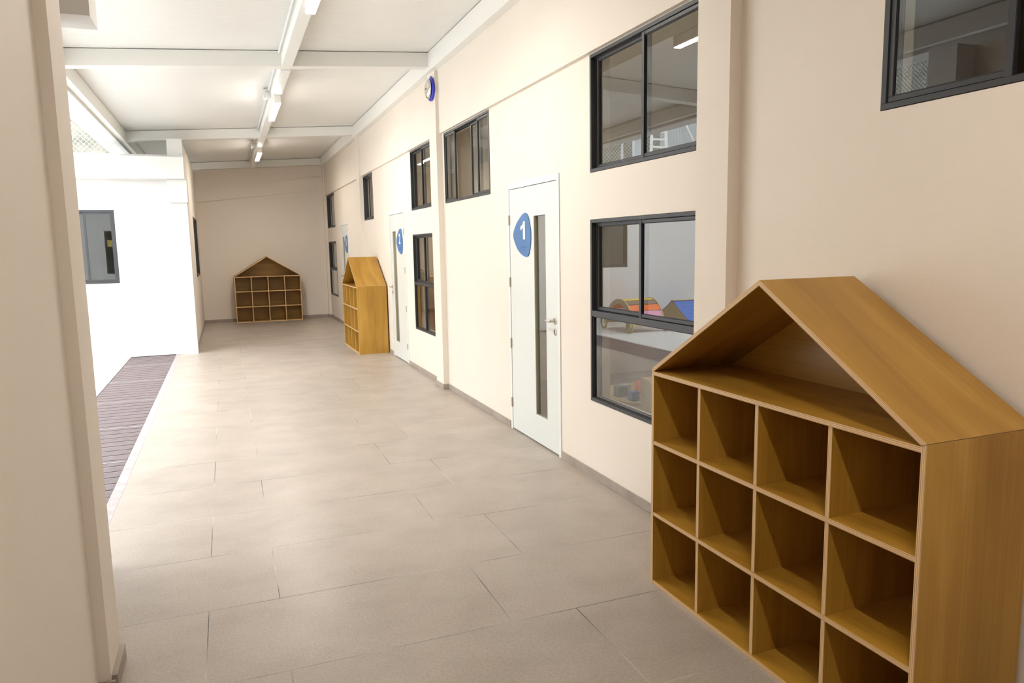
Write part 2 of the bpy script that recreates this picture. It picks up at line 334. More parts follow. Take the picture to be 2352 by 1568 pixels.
# ------------------------------------------------------------------ left side: far building
wall_holes('wall_side_building', 'y', 12.74, 12.90, -9.0, -2.95, 0, 3.06, [(-5.04, -3.855, 1.16, 2.28)], 'outwall')
bm = bmesh.new(); box(bm, (-9.0, 12.46, 2.735), (-2.82, 12.739, 3.06)); struct(obj('trim_15', bm, 'outwall'))
bm = bmesh.new(); box(bm, (-3.03, 12.65, 0), (-2.815, 12.93, 2.735)); box(bm, (-3.085, 12.58, 2.385), (-2.80, 12.94, 2.734)); box(bm, (-3.045, 12.64, 3.061), (-2.83, 12.93, 3.35)); struct(obj('trim_16', bm, 'outwall'))
wall_holes('wall_left_far', 'x', -2.96, -2.845, 12.93, YF, 0, 3.36, [(15.4, 17.05, 1.13, 2.29)], 'wall')
skirt('baseboard_left_far', [((-2.845, 12.94, 0), (-2.833, 18.018, 0.0615))])
bm = bmesh.new(); box(bm, (-9.0, 12.74, 3.061), (-2.97, YF + 0.1, 3.12)); struct(obj('ceiling_side_building', bm, 'outwall'))
bm = bmesh.new(); box(bm, (-9.15, 4.2, 0), (-9.0, 12.9, 2.9)); struct(obj('wall_courtyard', bm, 'outwall'))
bm = bmesh.new(); box(bm, (-9.15, 12.9, 0), (-9.0, YF, 3.06)); box(bm, (-9.0, YF, 0), (-2.96, YF + 0.15, 3.06)); struct(obj('wall_side_building_back', bm, 'outwall'))
# rooms behind the right-hand wall
bm = bmesh.new()
box(bm, (4.6, YB, 0), (4.75, YF, 3.3)); box(bm, (0.15, 2.98, 0), (4.6, 3.09, 3.3)); box(bm, (0.15, 8.0, 0), (4.6, 8.13, 3.3)); box(bm, (0.15, 13.0, 0), (4.6, 13.12, 3.3)); box(bm, (0.15, YF - 0.05, 0), (4.6, YF, 3.3)); box(bm, (0.15, YB, 0), (4.6, YB + 0.1, 3.3))
struct(obj('wall_rooms', bm, 'room'))
bm = bmesh.new(); box(bm, (0.15, YB, 3.3), (4.75, YF, 3.4)); struct(obj('ceiling_rooms', bm, 'room'))

# ------------------------------------------------------------------ roof: sloping panels, beams, gutter
def zc(x): return 3.745 + 0.062 * x       # underside of the panels
def zb(x): return 3.592 + 0.064 * x       # underside of the beams
def slope_box(bm, x0, x1, y0, y1, lo, hi):
    v = [bm.verts.new(p) for p in ((x0, y0, lo(x0)), (x1, y0, lo(x1)), (x1, y1, lo(x1)), (x0, y1, lo(x0)), (x0, y0, hi(x0)), (x1, y0, hi(x1)), (x1, y1, hi(x1)), (x0, y1, hi(x0)))]
    for q in ((0, 3, 2, 1), (4, 5, 6, 7), (0, 1, 5, 4), (1, 2, 6, 5), (2, 3, 7, 6), (3, 0, 4, 7)): bm.faces.new([v[i] for i in q])
bm = bmesh.new(); slope_box(bm, -3.75, 0.2, YB - 0.1, YF + 0.15, zc, lambda x: zc(x) + 0.08); struct(obj('ceiling', bm, 'ceiling'))
gap = lambda x: zc(x) - 0.007
for k, (a, b) in enumerate([(-1.94, -1.80), (3.06, 3.20), (8.06, 8.20), (13.14, 13.28), (17.88, 18.02)]):
    bm = bmesh.new(); slope_box(bm, -3.69, -0.112, a, b, zb, gap); struct(obj('trim_%d' % (20 + k), bm, 'steel'))
bm = bmesh.new(); slope_box(bm, -0.112, -0.031, YB, YF, lambda x: 3.535, gap); struct(obj('trim_26', bm, 'steel'))
bm = bmesh.new(); slope_box(bm, -3.72, -3.64, YB, YF, lambda x: 3.337, gap); struct(obj('trim_27', bm, 'steel'))
cb = lambda x: zb(x) - 0.02
bm = bmesh.new()
for a, b in [(YB, -1.94), (-1.80, 3.06), (3.20, 8.06), (8.20, 13.14), (13.28, 17.88)]: slope_box(bm, -1.655, -1.555, a, b, lambda x: 3.475, gap)
struct(obj('trim_28', bm, 'steel'))
bm = bmesh.new(); box(bm, (-4.0, YB, 3.30), (-3.722, YF + 0.1, 3.31)); box(bm, (-4.0, YB, 3.31), (-3.985, YF + 0.1, 3.46)); box(bm, (-3.735, YB, 3.31), (-3.722, YF + 0.1, 3.46)); struct(obj('trim_29', bm, 'outwall'))
# light fixtures under the central beam
def light(y0, label):
    t = empty('light_fixture', (-1.605, y0 + 0.64, 3.475)); tag(t, label, 'light', 'linear lights under the central ceiling beam')
    bm = bmesh.new(); box(bm, (-0.037, -0.645, -0.094), (0.037, 0.645, 0.0)); bmesh.ops.bevel(bm, geom=bm.edges[:], offset=0.004, segments=2, affect='EDGES'); obj('housing', bm, 'steel', t)
    bm = bmesh.new(); box(bm, (-0.034, -0.642, -0.100), (0.034, 0.642, -0.0945)); bmesh.ops.bevel(bm, geom=bm.edges[:], offset=0.002, segments=2, affect='EDGES'); obj('diffuser', bm, 'tube', t)
    return t
light(4.60, 'lit linear light fixture nearest the viewer at the top edge of the photo')
light(9.485, 'lit linear light fixture on the central beam, between the two full ceiling beams')
light(-0.42, 'added fill light, unseen on the central beam above and behind the viewer')  # unseen extra fixture, added to brighten the near end of the corridor
light(14.35, 'smallest lit linear light fixture, closest to the far wall with the house shelf')
# conduit along the left of the central beam
cd = empty('electrical_conduit', (-1.70, 8, 3.60)); tag(cd, 'thin white electrical conduit clipped along the left side of the central ceiling beam', 'conduit')
bm = bmesh.new(); tube(bm, [(0.020, -8, 0), (0.020, -0.02, 0)], 0.011, 8); obj('pipe', bm, 'conduit', cd)
bm = bmesh.new(); tube(bm, [(0.020, 0.22, 0), (0.020, 5.12, 0)], 0.011, 8); obj('pipe', bm, 'conduit', cd)
bm = bmesh.new(); tube(bm, [(0.020, 5.3, 0), (0.020, 9.8, 0)], 0.011, 8); obj('pipe', bm, 'conduit', cd)
for yy in (1.9, 6.6):
    bm = bmesh.new(); box(bm, (-0.045, yy - 0.05, -0.10), (0.03, yy + 0.05, -0.03)); bmesh.ops.bevel(bm, geom=bm.edges[:], offset=0.006, segments=2, affect='EDGES')
    jb = obj('junction_box', bm, 'conduit', cd)
    bm = bmesh.new(); tube(bm, [(-0.01, yy, -0.03), (-0.01, yy, -0.01), (0.015, yy, 0.0)], 0.008, 8); obj('elbow', bm, 'conduit', jb)
    bm = bmesh.new(); box(bm, (-0.035, yy - 0.02, 0.02), (0.012, yy + 0.02, 0.028)); obj('clip', bm, 'satin', cd)

# ------------------------------------------------------------------ windows
def frame_bars(bm, y0, y1, z0, z1, x0, x1, w):
    box(bm, (x0, y0, z0), (x1, y1, z0 + w)); box(bm, (x0, y0, z1 - w), (x1, y1, z1))
    box(bm, (x0, y0, z0 + w), (x1, y0 + w, z1 - w)); box(bm, (x0, y1 - w, z0 + w), (x1, y1, z1 - w))
WN = [0]
def window(y0, y1, z0, z1, style, transom=None, base=None, swap=False):
    """sliding window in the right wall; y0 near end, y1 far end"""
    WN[0] += 1; t = empty('window_%d' % WN[0], (0, (y0 + y1) / 2, z0)); struct(t); T = Matrix.Translation(-Vector(t.location))
    def add(name, bm, m):
        bm.transform(T); return obj(name, bm, m, t)
    y0 += 0.002; y1 -= 0.002; z0 += 0.002; z1 -= 0.002
    f = bmesh.new(); frame_bars(f, y0, y1, z0, z1, -0.004, 0.075, 0.022)
    for xx in (0.029, 0.054): frame_bars(f, y0 + 0.022, y1 - 0.022, z0 + 0.022, z1 - 0.022, xx, xx + 0.004, 0.010)
    bmesh.ops.bevel(f, geom=f.edges[:], offset=0.0012, segments=1, affect='EDGES')
    add('window_frame', f, 'alu')
    zlo = z0
    if transom:
        f = bmesh.new(); box(f, (-0.006, y0 + 0.028, transom[0]), (0.10, y1 - 0.028, transom[1])); add('transom', f, 'alu'); zlo = transom[1]
        g = bmesh.new(); frame_bars(g, y0 + 0.028, y1 - 0.028, z0 + 0.022, transom[0], 0.004, 0.03, 0.007); add('glazing_bead', g, 'gasket')
        g = bmesh.new(); box(g, (0.014, y0 + 0.03, z0 + 0.03), (0.019, y1 - 0.03, transom[0] - 0.002)); add('lower_pane', g, 'glass')
        if style == 'c':
            f = bmesh.new(); ym = (y0 + y1) / 2 + 0.15; box(f, (0.0, ym - 0.015, z0 + 0.028), (0.05, ym + 0.015, transom[0])); add('lower_mullion', f, 'alu')
    a, b = y0 + 0.024, y1 - 0.024; c, d = zlo + (0.004 if transom else 0.024), z1 - 0.024
    def sash(ya, yb, x, m='alu'):
        f = bmesh.new(); frame_bars(f, ya, yb, c, d, x, x + 0.022, 0.020); bmesh.ops.bevel(f, geom=f.edges[:], offset=0.0015, segments=1, affect='EDGES'); s = add('sash', f, m)
        g = bmesh.new(); frame_bars(g, ya + 0.019, yb - 0.019, c + 0.019, d - 0.019, x + 0.004, x + 0.018, 0.005); bm_ = obj('gasket', (g.transform(T), g)[1], 'gasket'); bm_.parent = s
        g = bmesh.new(); box(g, (x + 0.008, ya + 0.02, c + 0.02), (x + 0.013, yb - 0.02, d - 0.02)); p = obj('pane', (g.transform(T), g)[1], 'glass'); p.parent = s
    if style in ('a', 'c'):
        ym = {True: None}.get(None, base if base else (y0 + y1) / 2)
        if swap: sash(ym - 0.012, b, 0.003); sash(a, ym - 0.09, 0.031)
        else: sash(a, ym + 0.012, 0.003); sash(ym - 0.014, b - 0.012, 0.031)
        f = bmesh.new(); box(f, (0.0, ym - 0.0125, zlo), (0.0025, ym + 0.0125, z1 - 0.028)); add('cover_strip', f, 'satin' if False else 'alu')
    elif style == 'b':      # fixed, open gap with slid sash, fixed
        m1, m2 = y0 + (y1 - y0) * 0.235, y0 + (y1 - y0) * 0.755
        sash(a, m1 + 0.02, 0.003); sash(m2 - 0.02, b, 0.003)
        sash(m1 - 0.01, m1 + (m2 - m1) * 0.38, 0.031)
    elif style == 'd':
        ym = (y0 + y1) / 2 - 0.05; sash(a, ym, 0.003); sash(ym - 0.02, b - 0.02, 0.031)
    return t
window(0.66, 2.118, ZB, ZT, 'a', base=1.64, swap=True)
window(3.10, 4.460, ZB, ZT, 'a', base=3.80)
window(3.10, 4.460, ZLB, ZLT, 'a', (1.142, 1.18), base=3.82)
window(6.443, 7.918, ZB, ZT, 'b')
window(8.14, 9.500, ZB, ZT, 'a', base=8.93)
window(8.14, 9.500, ZLB, ZLT, 'c', (1.142, 1.18), base=8.93)
window(12.128, 12.974, ZB, ZT, 'd')
window(16.662, 17.862, ZB, ZT, 'd')
window(16.662, 17.862, ZLB, ZLT, 'd', (1.142, 1.18))
def facade_window(x0, x1, z0, z1, yf, sgn, is_open=False):
    """window in a courtyard facade; yf = outer face, sgn = direction into the building"""
    WN[0] += 1; t = empty('window_%d' % WN[0], ((x0 + x1) / 2, yf, z0)); struct(t); T = Matrix.Translation(-Vector(t.location))
    def bars(bm, a, b, c, d, ya, yb, w):
        ya, yb = sorted((yf + sgn * ya, yf + sgn * yb))
        box(bm, (a, ya, c), (b, yb, c + w)); box(bm, (a, ya, d - w), (b, yb, d)); box(bm, (a, ya, c + w), (a + w, yb, d - w)); box(bm, (b - w, ya, c + w), (b, yb, d - w))
    f = bmesh.new(); bars(f, x0 + .002, x1 - .002, z0 + .002, z1 - .002, 0.0, 0.08, 0.03); f.transform(T); obj('window_frame', f, 'alu', t)
    xm = x0 + (x1 - x0) * 0.66
    for a, b, y in (((x0 + (x1 - x0) * 0.4, xm + .01, 0.04) if is_open else (x0 + .033, xm + .01, 0.04)), (xm - .02, x1 - .033, 0.012)):
        f = bmesh.new(); bars(f, a, b, z0 + .033, z1 - .033, y, y + 0.025, 0.028); f.transform(T); s = obj('sash', f, 'alu', t)
        if is_open and y == 0.04: continue
        g = bmesh.new(); ya, yb = sorted((yf + sgn * (y + .01), yf + sgn * (y + .015))); box(g, (a + .028, ya, z0 + .061), (b - .028, yb, z1 - .061)); g.transform(T); p = obj('pane', g, 'glass'); p.parent = s
facade_window(-5.04, -3.855, 1.16, 2.28, 12.74, 1)
facade_window(-5.16, -3.98, 1.09, 2.18, 4.20, -1, True)
# window in the far left wall (seen at a grazing angle)
WN[0] += 1; t = empty('window_%d' % WN[0], (-2.845, 16.2, 1.13)); struct(t); T = Matrix.Translation(-Vector(t.location))
f = bmesh.new(); frame_bars(f, 15.402, 17.048, 1.132, 2.288, -2.93, -2.838, 0.03); f.transform(T); obj('window_frame', f, 'alu', t)
for a, b, x in ((15.433, 16.24, -2.87), (16.2, 17.017, -2.91)):
    f = bmesh.new(); frame_bars(f, a, b, 1.163, 2.257, x, x + 0.025, 0.03); f.transform(T); s = obj('sash', f, 'alu', t)
    g = bmesh.new(); box(g, (x + .01, a + .03, 1.193), (x + .015, b - .03, 2.227)); g.transform(T); p = obj('pane', g, 'glass'); p.parent = s

# ------------------------------------------------------------------ doors
SIGN = [(5.59, 1.892), (5.640, 1.886), (5.682, 1.871), (5.778, 1.819), (5.844, 1.762), (5.866, 1.717), (5.849, 1.671), (5.77, 1.593), (5.678, 1.552), (5.620, 1.537), (5.578, 1.535), (5.537, 1.549), (5.499, 1.616), (5.483, 1.703), (5.497, 1.786), (5.538, 1.864)]
SIGN = [(y + 0.045, z) for y, z in SIGN]
def spline(pts, k=6):
    out = []; n = len(pts)
    for i in range(n):
        p0, p1, p2, p3 = [Vector(pts[(i + j) % n]) for j in (-1, 0, 1, 2)]
        for s in range(k):
            t = s / k; out.append(0.5 * ((2 * p1) + (-p0 + p2) * t + (2 * p0 - 5 * p1 + 4 * p2 - p3) * t * t + (-p0 + 3 * p1 - 3 * p2 + p3) * t ** 3))
    return out
def numeral(ch, y, zlo, zhi, x, parent, T):
    if ch == '1':
        q = [(0.055, 0), (0.097, 0), (0.097, 0.148), (0.065, 0.148), (0.045, 0.122), (0, 0.105), (0, 0.075), (0.055, 0.095)]
        bm = bmesh.new(); prism(bm, [(y + 0.048 - u, zlo + h) for u, h in q], 'x', x - 0.003, x + 0.001); bm.transform(T); obj('numeral', bm, 'signwhite', parent); return
    cu = bpy.data.curves.new('numeral_curve', 'FONT'); cu.body = ch; cu.extrude = 0.05; cu.offset = 0.02; cu.resolution_u = 6
    o = bpy.data.objects.new('tmp', cu); me = bpy.data.meshes.new_from_object(o); bpy.data.objects.remove(o)
    xs = [v.co.x for v in me.vertices]; ys = [v.co.y for v in me.vertices]
    w_ = 0.085 if ch != '1' else 0.062
    for v in me.vertices:
        u = (v.co.x - (min(xs) + max(xs)) / 2) / (max(xs) - min(xs)) * w_; h = (v.co.y - min(ys)) / (max(ys) - min(ys)) * (zhi - zlo)
        v.co = T @ Vector((x - 0.0025 - v.co.z * 0.03, y - u, zlo + h))
    me.materials.append(M['signwhite']); q = bpy.data.objects.new('numeral', me); C.objects.link(q); q.parent = parent
DN = [0]
def door(y0, y1, ch, hinge_far):
    DN[0] += 1; t = empty('door_%d' % DN[0], (0, (y0 + y1) / 2, 0)); struct(t); T = Matrix.Translation(-Vector(t.location))
    def add(name, bm, m, parent=t, smooth=False):
        bm.transform(T); return obj(name, bm, m, parent, smooth)
    mir = (lambda d: y1 - d) if hinge_far else (lambda d: y0 + d)       # distance measured from the hinge side
    f = bmesh.new()
    box(f, (-0.008, y0 - 0.041, 0), (0.12, y0 - 0.003, 2.150)); box(f, (-0.008, y1 + 0.003, 0), (0.12, y1 + 0.041, 2.150)); box(f, (-0.008, y0 - 0.003, 2.105), (0.12, y1 + 0.003, 2.150))
    box(f, (0.045, y0 - 0.003, 0.0), (0.06, y0 + 0.01, 2.105)); box(f, (0.045, y1 - 0.01, 0.0), (0.06, y1 + 0.003, 2.105)); box(f, (0.045, y0, 2.09), (0.06, y1, 2.105))
    add('door_frame', f, 'doorframe')
    L_ = y1 - y0
    ga, gb = sorted((mir(L_ * 0.495), mir(L_ * 0.788))) if False else sorted((mir(0.515), mir(0.765)))
    leaf = wall_holes('door_leaf', 'x', -0.003, 0.04, y0 + 0.001, y1 - 0.001, 0.012, 2.100, [(ga, gb, 0.232, 1.872)], 'door', False)
    leaf.data.transform(T); leaf.parent = t
    b_ = bmesh.new(); frame_bars(b_, ga, gb, 0.232, 1.872, 0.002, 0.036, 0.012); add('glazing_bead', b_, 'bead')
    b_ = bmesh.new(); frame_bars(b_, ga - 0.0, gb + 0.0, 0.232, 1.872, -0.0035, 0.002, 0.010); add('vision_frame', b_, 'doorframe')
    g = bmesh.new(); box(g, (0.018, ga + 0.012, 0.244), (0.023, gb - 0.012, 1.860)); add('pane', g, 'glass')
    for z in (1.845, 1.312, 0.777, 0.246):
        h = bmesh.new(); yy = mir(-0.002); tube(h, [(-0.012, yy, z - 0.042), (-0.012, yy, z + 0.042)], 0.0075, 10); box(h, (-0.010, yy - 0.012, z - 0.04), (-0.003, yy + 0.012, z + 0.04)); add('hinge', h, 'satin')
    hy = mir(L_ - 0.055); dr = 1 if hinge_far else -1
    r = bmesh.new(); lathe(r, [(0.003, 0.026), (0.008, 0.026), (0.011, 0.022)], 'x', (0, hy, 1.052), 28); lathe(r, [(0.011, 0.011), (0.035, 0.010)], 'x', (0, hy, 1.052), 16)
    hd = add('handle', r, 'satin')
    r = bmesh.new(); tube(r, [(-0.030, hy, 1.052), (-0.045, hy + dr * 0.004, 1.052), (-0.053, hy + dr * 0.016, 1.052), (-0.054, hy + dr * 0.04, 1.052), (-0.054, hy + dr * 0.125, 1.054)], 0.0095, 12); lv = add('lever', r, 'satin', None, True); lv.parent = hd
    r = bmesh.new(); lathe(r, [(0.003, 0.026), (0.008, 0.026), (0.011, 0.021)], 'x', (0, hy, 0.967), 28); es = add('lock_escutcheon', r, 'satin')
    r = bmesh.new(); box(r, (-0.0125, hy - 0.004, 0.952), (-0.0112, hy + 0.004, 0.975)); lathe(r, [(0.0112, 0.007), (0.0127, 0.007)], 'x', (0, hy, 0.977), 14); k = add('keyhole', r, 'black', None); k.parent = es
    # sign
    cy = mir(0.285) ; off = cy - 5.72
    s = bmesh.new(); prism(s, [(p[0] + off, p[1]) for p in spline(SIGN)], 'x', -0.010, -0.0035); sg = add('sign_plate', s, 'signblue')
    T2 = T
    numeral(ch, 5.69 + off, 1.677, 1.822, -0.010, sg, T2)
    d = bmesh.new()
    pat = ['101110', '010000', '111000', '101010', '110110']
    for i, c_ in enumerate(pat):
        for j, q in enumerate(c_):
            if q == '1':
                yy = 5.742 + off - i * 0.026 - (j // 3) * 0.010; zz = 1.622 - (j % 3) * 0.0125
                bmesh.ops.create_icosphere(d, subdivisions=1, radius=0.0036, matrix=Matrix.Translation((-0.010, yy, zz)))
    bd = add('braille_dots', d, 'signblue', None); bd.parent = sg
    return t
door(4.987, 5.960, '1', True); door(9.984, 10.907, '2', False); door(14.873, 15.818, '3', False)

# ------------------------------------------------------------------ chrome bell on the pillar
bl = empty('wall_bell', (-0.065, 8.10, 3.355)); tag(bl, 'round chrome bell on a blue base, mounted high on the second pillar', 'bell')
bm = bmesh.new(); lathe(bm, [(0, 0.122), (0.012, 0.127), (0.026, 0.122), (0.028, 0.105)], 'x', (0, 0, 0), 48); obj('base_ring', bm, 'bellblue', bl, True)
bm = bmesh.new(); lathe(bm, [(0.028, 0.03), (0.04, 0.03)], 'x', (0, 0, 0), 20); obj('spacer', bm, 'satin', bl)
bm = bmesh.new(); lathe(bm, [(0.036, 0.100), (0.040, 0.103), (0.050, 0.102), (0.060, 0.094), (0.067, 0.075), (0.071, 0.04), (0.072, 0.008)], 'x', (0, 0, 0), 48); obj('gong', bm, 'chrome', bl, True)
bm = bmesh.new(); lathe(bm, [(0.072, 0.008), (0.078, 0.008), (0.080, 0.004)], 'x', (0, 0, 0), 12); obj('screw', bm, 'brownslat', bl)
bm = bmesh.new(); lathe(bm, [(0.0, 0.010), (0.018, 0.010)], 'x', (0, 0.0, 0.130), 12); obj('lug', bm, 'bellblue', bl)

# ------------------------------------------------------------------ house-shaped shelves
TH = 0.018
def board(name, L_, W_, loc, rx, ry, rz, parent, th=TH):
    """plywood board: local x length, y width, z thickness, centred"""
    bm = bmesh.new(); v, fs = box(bm, (-L_ / 2, -W_ / 2, -th / 2), (L_ / 2, W_ / 2, th / 2))
    for f in fs[2:]: f.material_index = 1
    o = obj(name, bm, ['ply', 'edge'], parent, fix=False); o.location = loc; o.rotation_euler = (rx, ry, rz); return o
LEN, SH, RH, DP = 1.4433, 1.0499, 1.4883, 0.458
def make_shelf():
    """local frame: x along the front, y depth (0 = front, DP = back), z up; origin front-left bottom"""
    t = empty('house_shelf'); q = math.pi / 2
    for x in (TH / 2, LEN - TH / 2): board('side_panel', SH - 0.004, DP, (x, DP / 2, (SH - 0.004) / 2), 0, -q, 0, t)
    rows = [TH / 2, SH / 3, SH * 2 / 3 - 0.002, SH - 0.021]
    for i, z in enumerate(rows):
        board(['bottom_panel', 'shelf_board', 'shelf_board', 'shelf_board'][i], LEN - 2 * TH, DP - 0.002 * (i < 3), (LEN / 2, DP / 2, z), 0, 0, 0, t)
    for r in range(3):
        h = rows[r + 1] - rows[r] - TH; zz = (rows[r + 1] + rows[r]) / 2
        for c in (1, 2, 3): board('divider', h, DP - 0.008, (LEN * c / 4, DP / 2 + 0.001, zz), 0, -q, 0, t)
    th = math.atan2(RH - SH, LEN / 2); ln = math.hypot(RH - SH, LEN / 2)
    for s in (-1, 1):
        # roof board with mitred ridge and eave, thickness in local z
        bm = bmesh.new(); e = TH * math.tan(th)
        pts = [(0, 0), (ln, 0), (ln - e, -TH), (0.0 + TH / math.tan((math.pi / 2 + th)) * 0 + 0.004, -TH)]
        a = [bm.verts.new((p[0], 0, p[1])) for p in pts]; b = [bm.verts.new((p[0], DP, p[1])) for p in pts]
        for k in range(4):
            f = bm.faces.new((a[k], b[k], b[(k + 1) % 4], a[(k + 1) % 4])); f.material_index = 0 if k in (0, 2) else 1
        f = bm.faces.new(a); f.material_index = 1; f = bm.faces.new(b[::-1]); f.material_index = 1
        if s == -1: loc = (0, 0, SH); mtx = Matrix.Rotation(-th, 4, 'Y')
        else: loc = (LEN, 0, SH); mtx = Matrix.Rotation(th, 4, 'Y') @ Matrix.Scale(-1, 4, (1, 0, 0))
        if s == 1:
            bm.transform(Matrix.Scale(-1, 4, (1, 0, 0)))
        o = obj('roof_panel', bm, ['ply', 'edge'], t); o.location = loc; o.rotation_euler = (0, -th if s == -1 else th, 0)
    bm = bmesh.new(); bt = 0.008
    def P(x, z): return (x, z)
    poly = [(TH, TH), (LEN - TH, TH), (LEN - TH, SH - 0.004), (LEN / 2, RH - 0.014), (TH, SH - 0.004)]
    prism(bm, poly, 'y', DP - bt - 0.004, DP - 0.004)
    bk = obj('back_panel', bm, 'ply', t)
    return t
sh = make_shelf()
def place(o, loc, rz, label):
    o.location = loc; o.rotation_euler = (0, 0, rz); tag(o, label, 'shelf', 'plywood house-shaped shelves')
sh2 = copy_tree(sh); sh3 = copy_tree(sh)
place(sh, (-0.4945, 1.4515 + LEN, 0), -math.pi / 2, 'large empty plywood house-shaped shelf nearest the viewer, against the right wall')
place(sh2, (-0.482, 11.235 + LEN, 0), -math.pi / 2, 'plywood house-shaped shelf seen side-on, beyond door 2 on the right wall')
place(sh3, (-0.718 - LEN, 17.565, 0), 0, 'plywood house-shaped shelf facing the viewer against the far end wall')

# ------------------------------------------------------------------ things in the courtyard (seen reflected in the glass)
def ring(bm, c, ro, ri, x0, x1, a0=0.0, a1=2 * math.pi, seg=40, mi=0):
    """flat ring in the y-z plane between x0 and x1"""
    full = abs(a1 - a0 - 2 * math.pi) < 1e-6; n = seg; rows = []
    for k in range(n if full else n + 1):
        t = a0 + (a1 - a0) * k / n; cy, sz = math.cos(t), math.sin(t)
        rows.append([bm.verts.new((x, c[0] + r * cy, c[1] + r * sz)) for x, r in ((x0, ro), (x1, ro), (x1, ri), (x0, ri))])
    m = len(rows)
    for k in range(m if full else m - 1):
        a, b = rows[k], rows[(k + 1) % m]
        for i in range(4): f = bm.faces.new((a[i], a[(i + 1) % 4], b[(i + 1) % 4], b[i])); f.material_index = mi
    if not full: bm.faces.new(rows[0]); bm.faces.new(rows[-1][::-1])
ar = empty('play_tunnel', (-4.8, 12.0, 0)); tag(ar, 'arched wooden play tunnel with orange and pink slats, reflected in the lower window', 'toy')
for x in (-0.37, 0.35):
    bm = bmesh.new(); ring(bm, (0, 0.10), 0.5, 0.40, x, x + 0.02, 0.0, math.pi, 40); obj('arch', bm, 'hoop', ar)
cols = ['hoop', 'pink', 'orange', 'brownslat', 'yellow', 'yellow', 'brownslat', 'orange', 'pink', 'hoop']
for i, c_ in enumerate(cols):
    a0 = math.pi * (i + 0.06) / 10; a1 = math.pi * (i + 0.94) / 10
    bm = bmesh.new(); ring(bm, (0, 0.10), 0.49, 0.475, -0.349, 0.349, a0, a1, 5); obj('slat', bm, c_, ar)
for x in (-0.37, 0.35):
    for y in (-0.5, 0.47):
        bm = bmesh.new(); ring(bm, (y, 0.125), 0.125, 0.088, x - 0.021 if x < 0 else x + 0.021, x - 0.001 if x < 0 else x + 0.041, seg=28); obj('hoop_foot', bm, 'hoop', ar)
ph = empty('play_house_roof', (-5.95, 11.9, 0)); tag(ph, 'low wooden play hut with blue slatted roof, reflected in the lower window', 'toy')
W2, H0, HP = 0.62, 0.12, 0.50
for x in (-0.36, 0.34):
    bm = bmesh.new(); prism(bm, [(-W2, 0), (W2, 0), (W2, H0), (0.03, HP), (-0.03, HP), (-W2, H0)], 'x', x, x + 0.02)
    g = obj('gable', bm, 'hoop', ph)
    bm = bmesh.new()
    for k in range(-7, 8):
        yy = k * 0.08; hh = HP - abs(yy) / W2 * (HP - H0) - 0.02
        if hh > 0.03: box(bm, (x - 0.0015, yy - 0.003, 0.0), (x + 0.0215, yy + 0.003, hh))
    gr = obj('board_joints', bm, 'brownslat'); gr.parent = g
for s_ in (-1, 1):
    for k in range(7):
        f0, f1 = (k + 0.04) / 7, (k + 0.96) / 7
        bm = bmesh.new(); p = lambda f, d: (s_ * (0.02 + f * (W2 - 0.02)), HP - f * (HP - H0) + d)
        prism(bm, [p(f0, 0.001), p(f1, 0.001), p(f1, 0.018), p(f0, 0.018)], 'x', -0.34, 0.36 - 0.02 + 0.02); obj('roof_slat', bm, 'blue' if k < 6 or True else 'hoop', ph)
bm = bmesh.new(); box(bm, (-0.37, -0.045, HP + 0.018), (0.37, 0.045, HP + 0.034)); obj('ridge_board', bm, 'hoop', ph)
# poster inside the near building window
bm = bmesh.new(); box(bm, (-5.115, 4.13, 1.78), (-5.0, 4.132, 1.95)); tag(origin_to(obj('notice', bm, 'yellow'), (-5.057, 4.131, 1.865)), 'yellow notice sheet behind dark glass, reflected in the courtyard window', 'notice')

# chain-link fences above the parapets
def chain(name, p0, p1, z0, z1, label, cell=0.075):
    """fence from p0 to p1 (xy)"""
    a = Vector((*p0, 0)); d = Vector((*p1, 0)) - a; ln = d.length; d.normalize(); h = z1 - z0
    t = empty(name, (a.x, a.y, z0)); tag(t, label, 'fence')
    bm = bmesh.new(); r = 0.0028; nrm = Vector((-d.y, d.x, 0))
    def wire(u0, w0, u1, w1):
        p = d * u0 + Vector((0, 0, w0)); q = d * u1 + Vector((0, 0, w1)); dv = (q - p).normalized(); s = dv.cross(nrm) * r; n = nrm * r
        A = [bm.verts.new(p + e) for e in (s, n, -s, -n)]; B = [bm.verts.new(q + e) for e in (s, n, -s, -n)]
        for k in range(4): bm.faces.new((A[k], A[(k + 1) % 4], B[(k + 1) % 4], B[k]))
    st = cell * 1.0; k = -h
    while k < ln:
        u0, w0, u1, w1 = k, 0, k + h, h
        if u0 < 0: w0 = -u0; u0 = 0
        if u1 > ln: w1 = h - (u1 - ln); u1 = ln
        if u1 > u0: wire(u0, w0, u1, w1); wire(u0, h - w0, u1, h - w1)
        k += st
    obj('wire_mesh', bm, 'wire', t)
    n = max(2, int((ln - 1.2) / 2.0) + 1)
    for i in range(n):
        u = (ln - 1.2) * i / (n - 1); bm = bmesh.new(); tube(bm, [d * u + nrm * 0.03, d * u + nrm * 0.03 + Vector((0, 0, h))], 0.024, 12); obj('post', bm, 'wire', t)
    bm = bmesh.new(); tube(bm, [nrm * 0.03 + Vector((0, 0, h)), d * ln + nrm * 0.03 + Vector((0, 0, h))], 0.02, 10); obj('top_rail', bm, 'wire', t)
chain('chain_link_fence', (-9.0, 12.85), (-3.80, 12.85), 3.12, 5.2, 'pale chain link fence on the roof edge of the white side building')
chain('chain_link_fence', (-9.07, 4.3), (-9.07, 12.7), 2.9, 5.2, 'chain link fence on the far courtyard wall, reflected in the nearest high window')
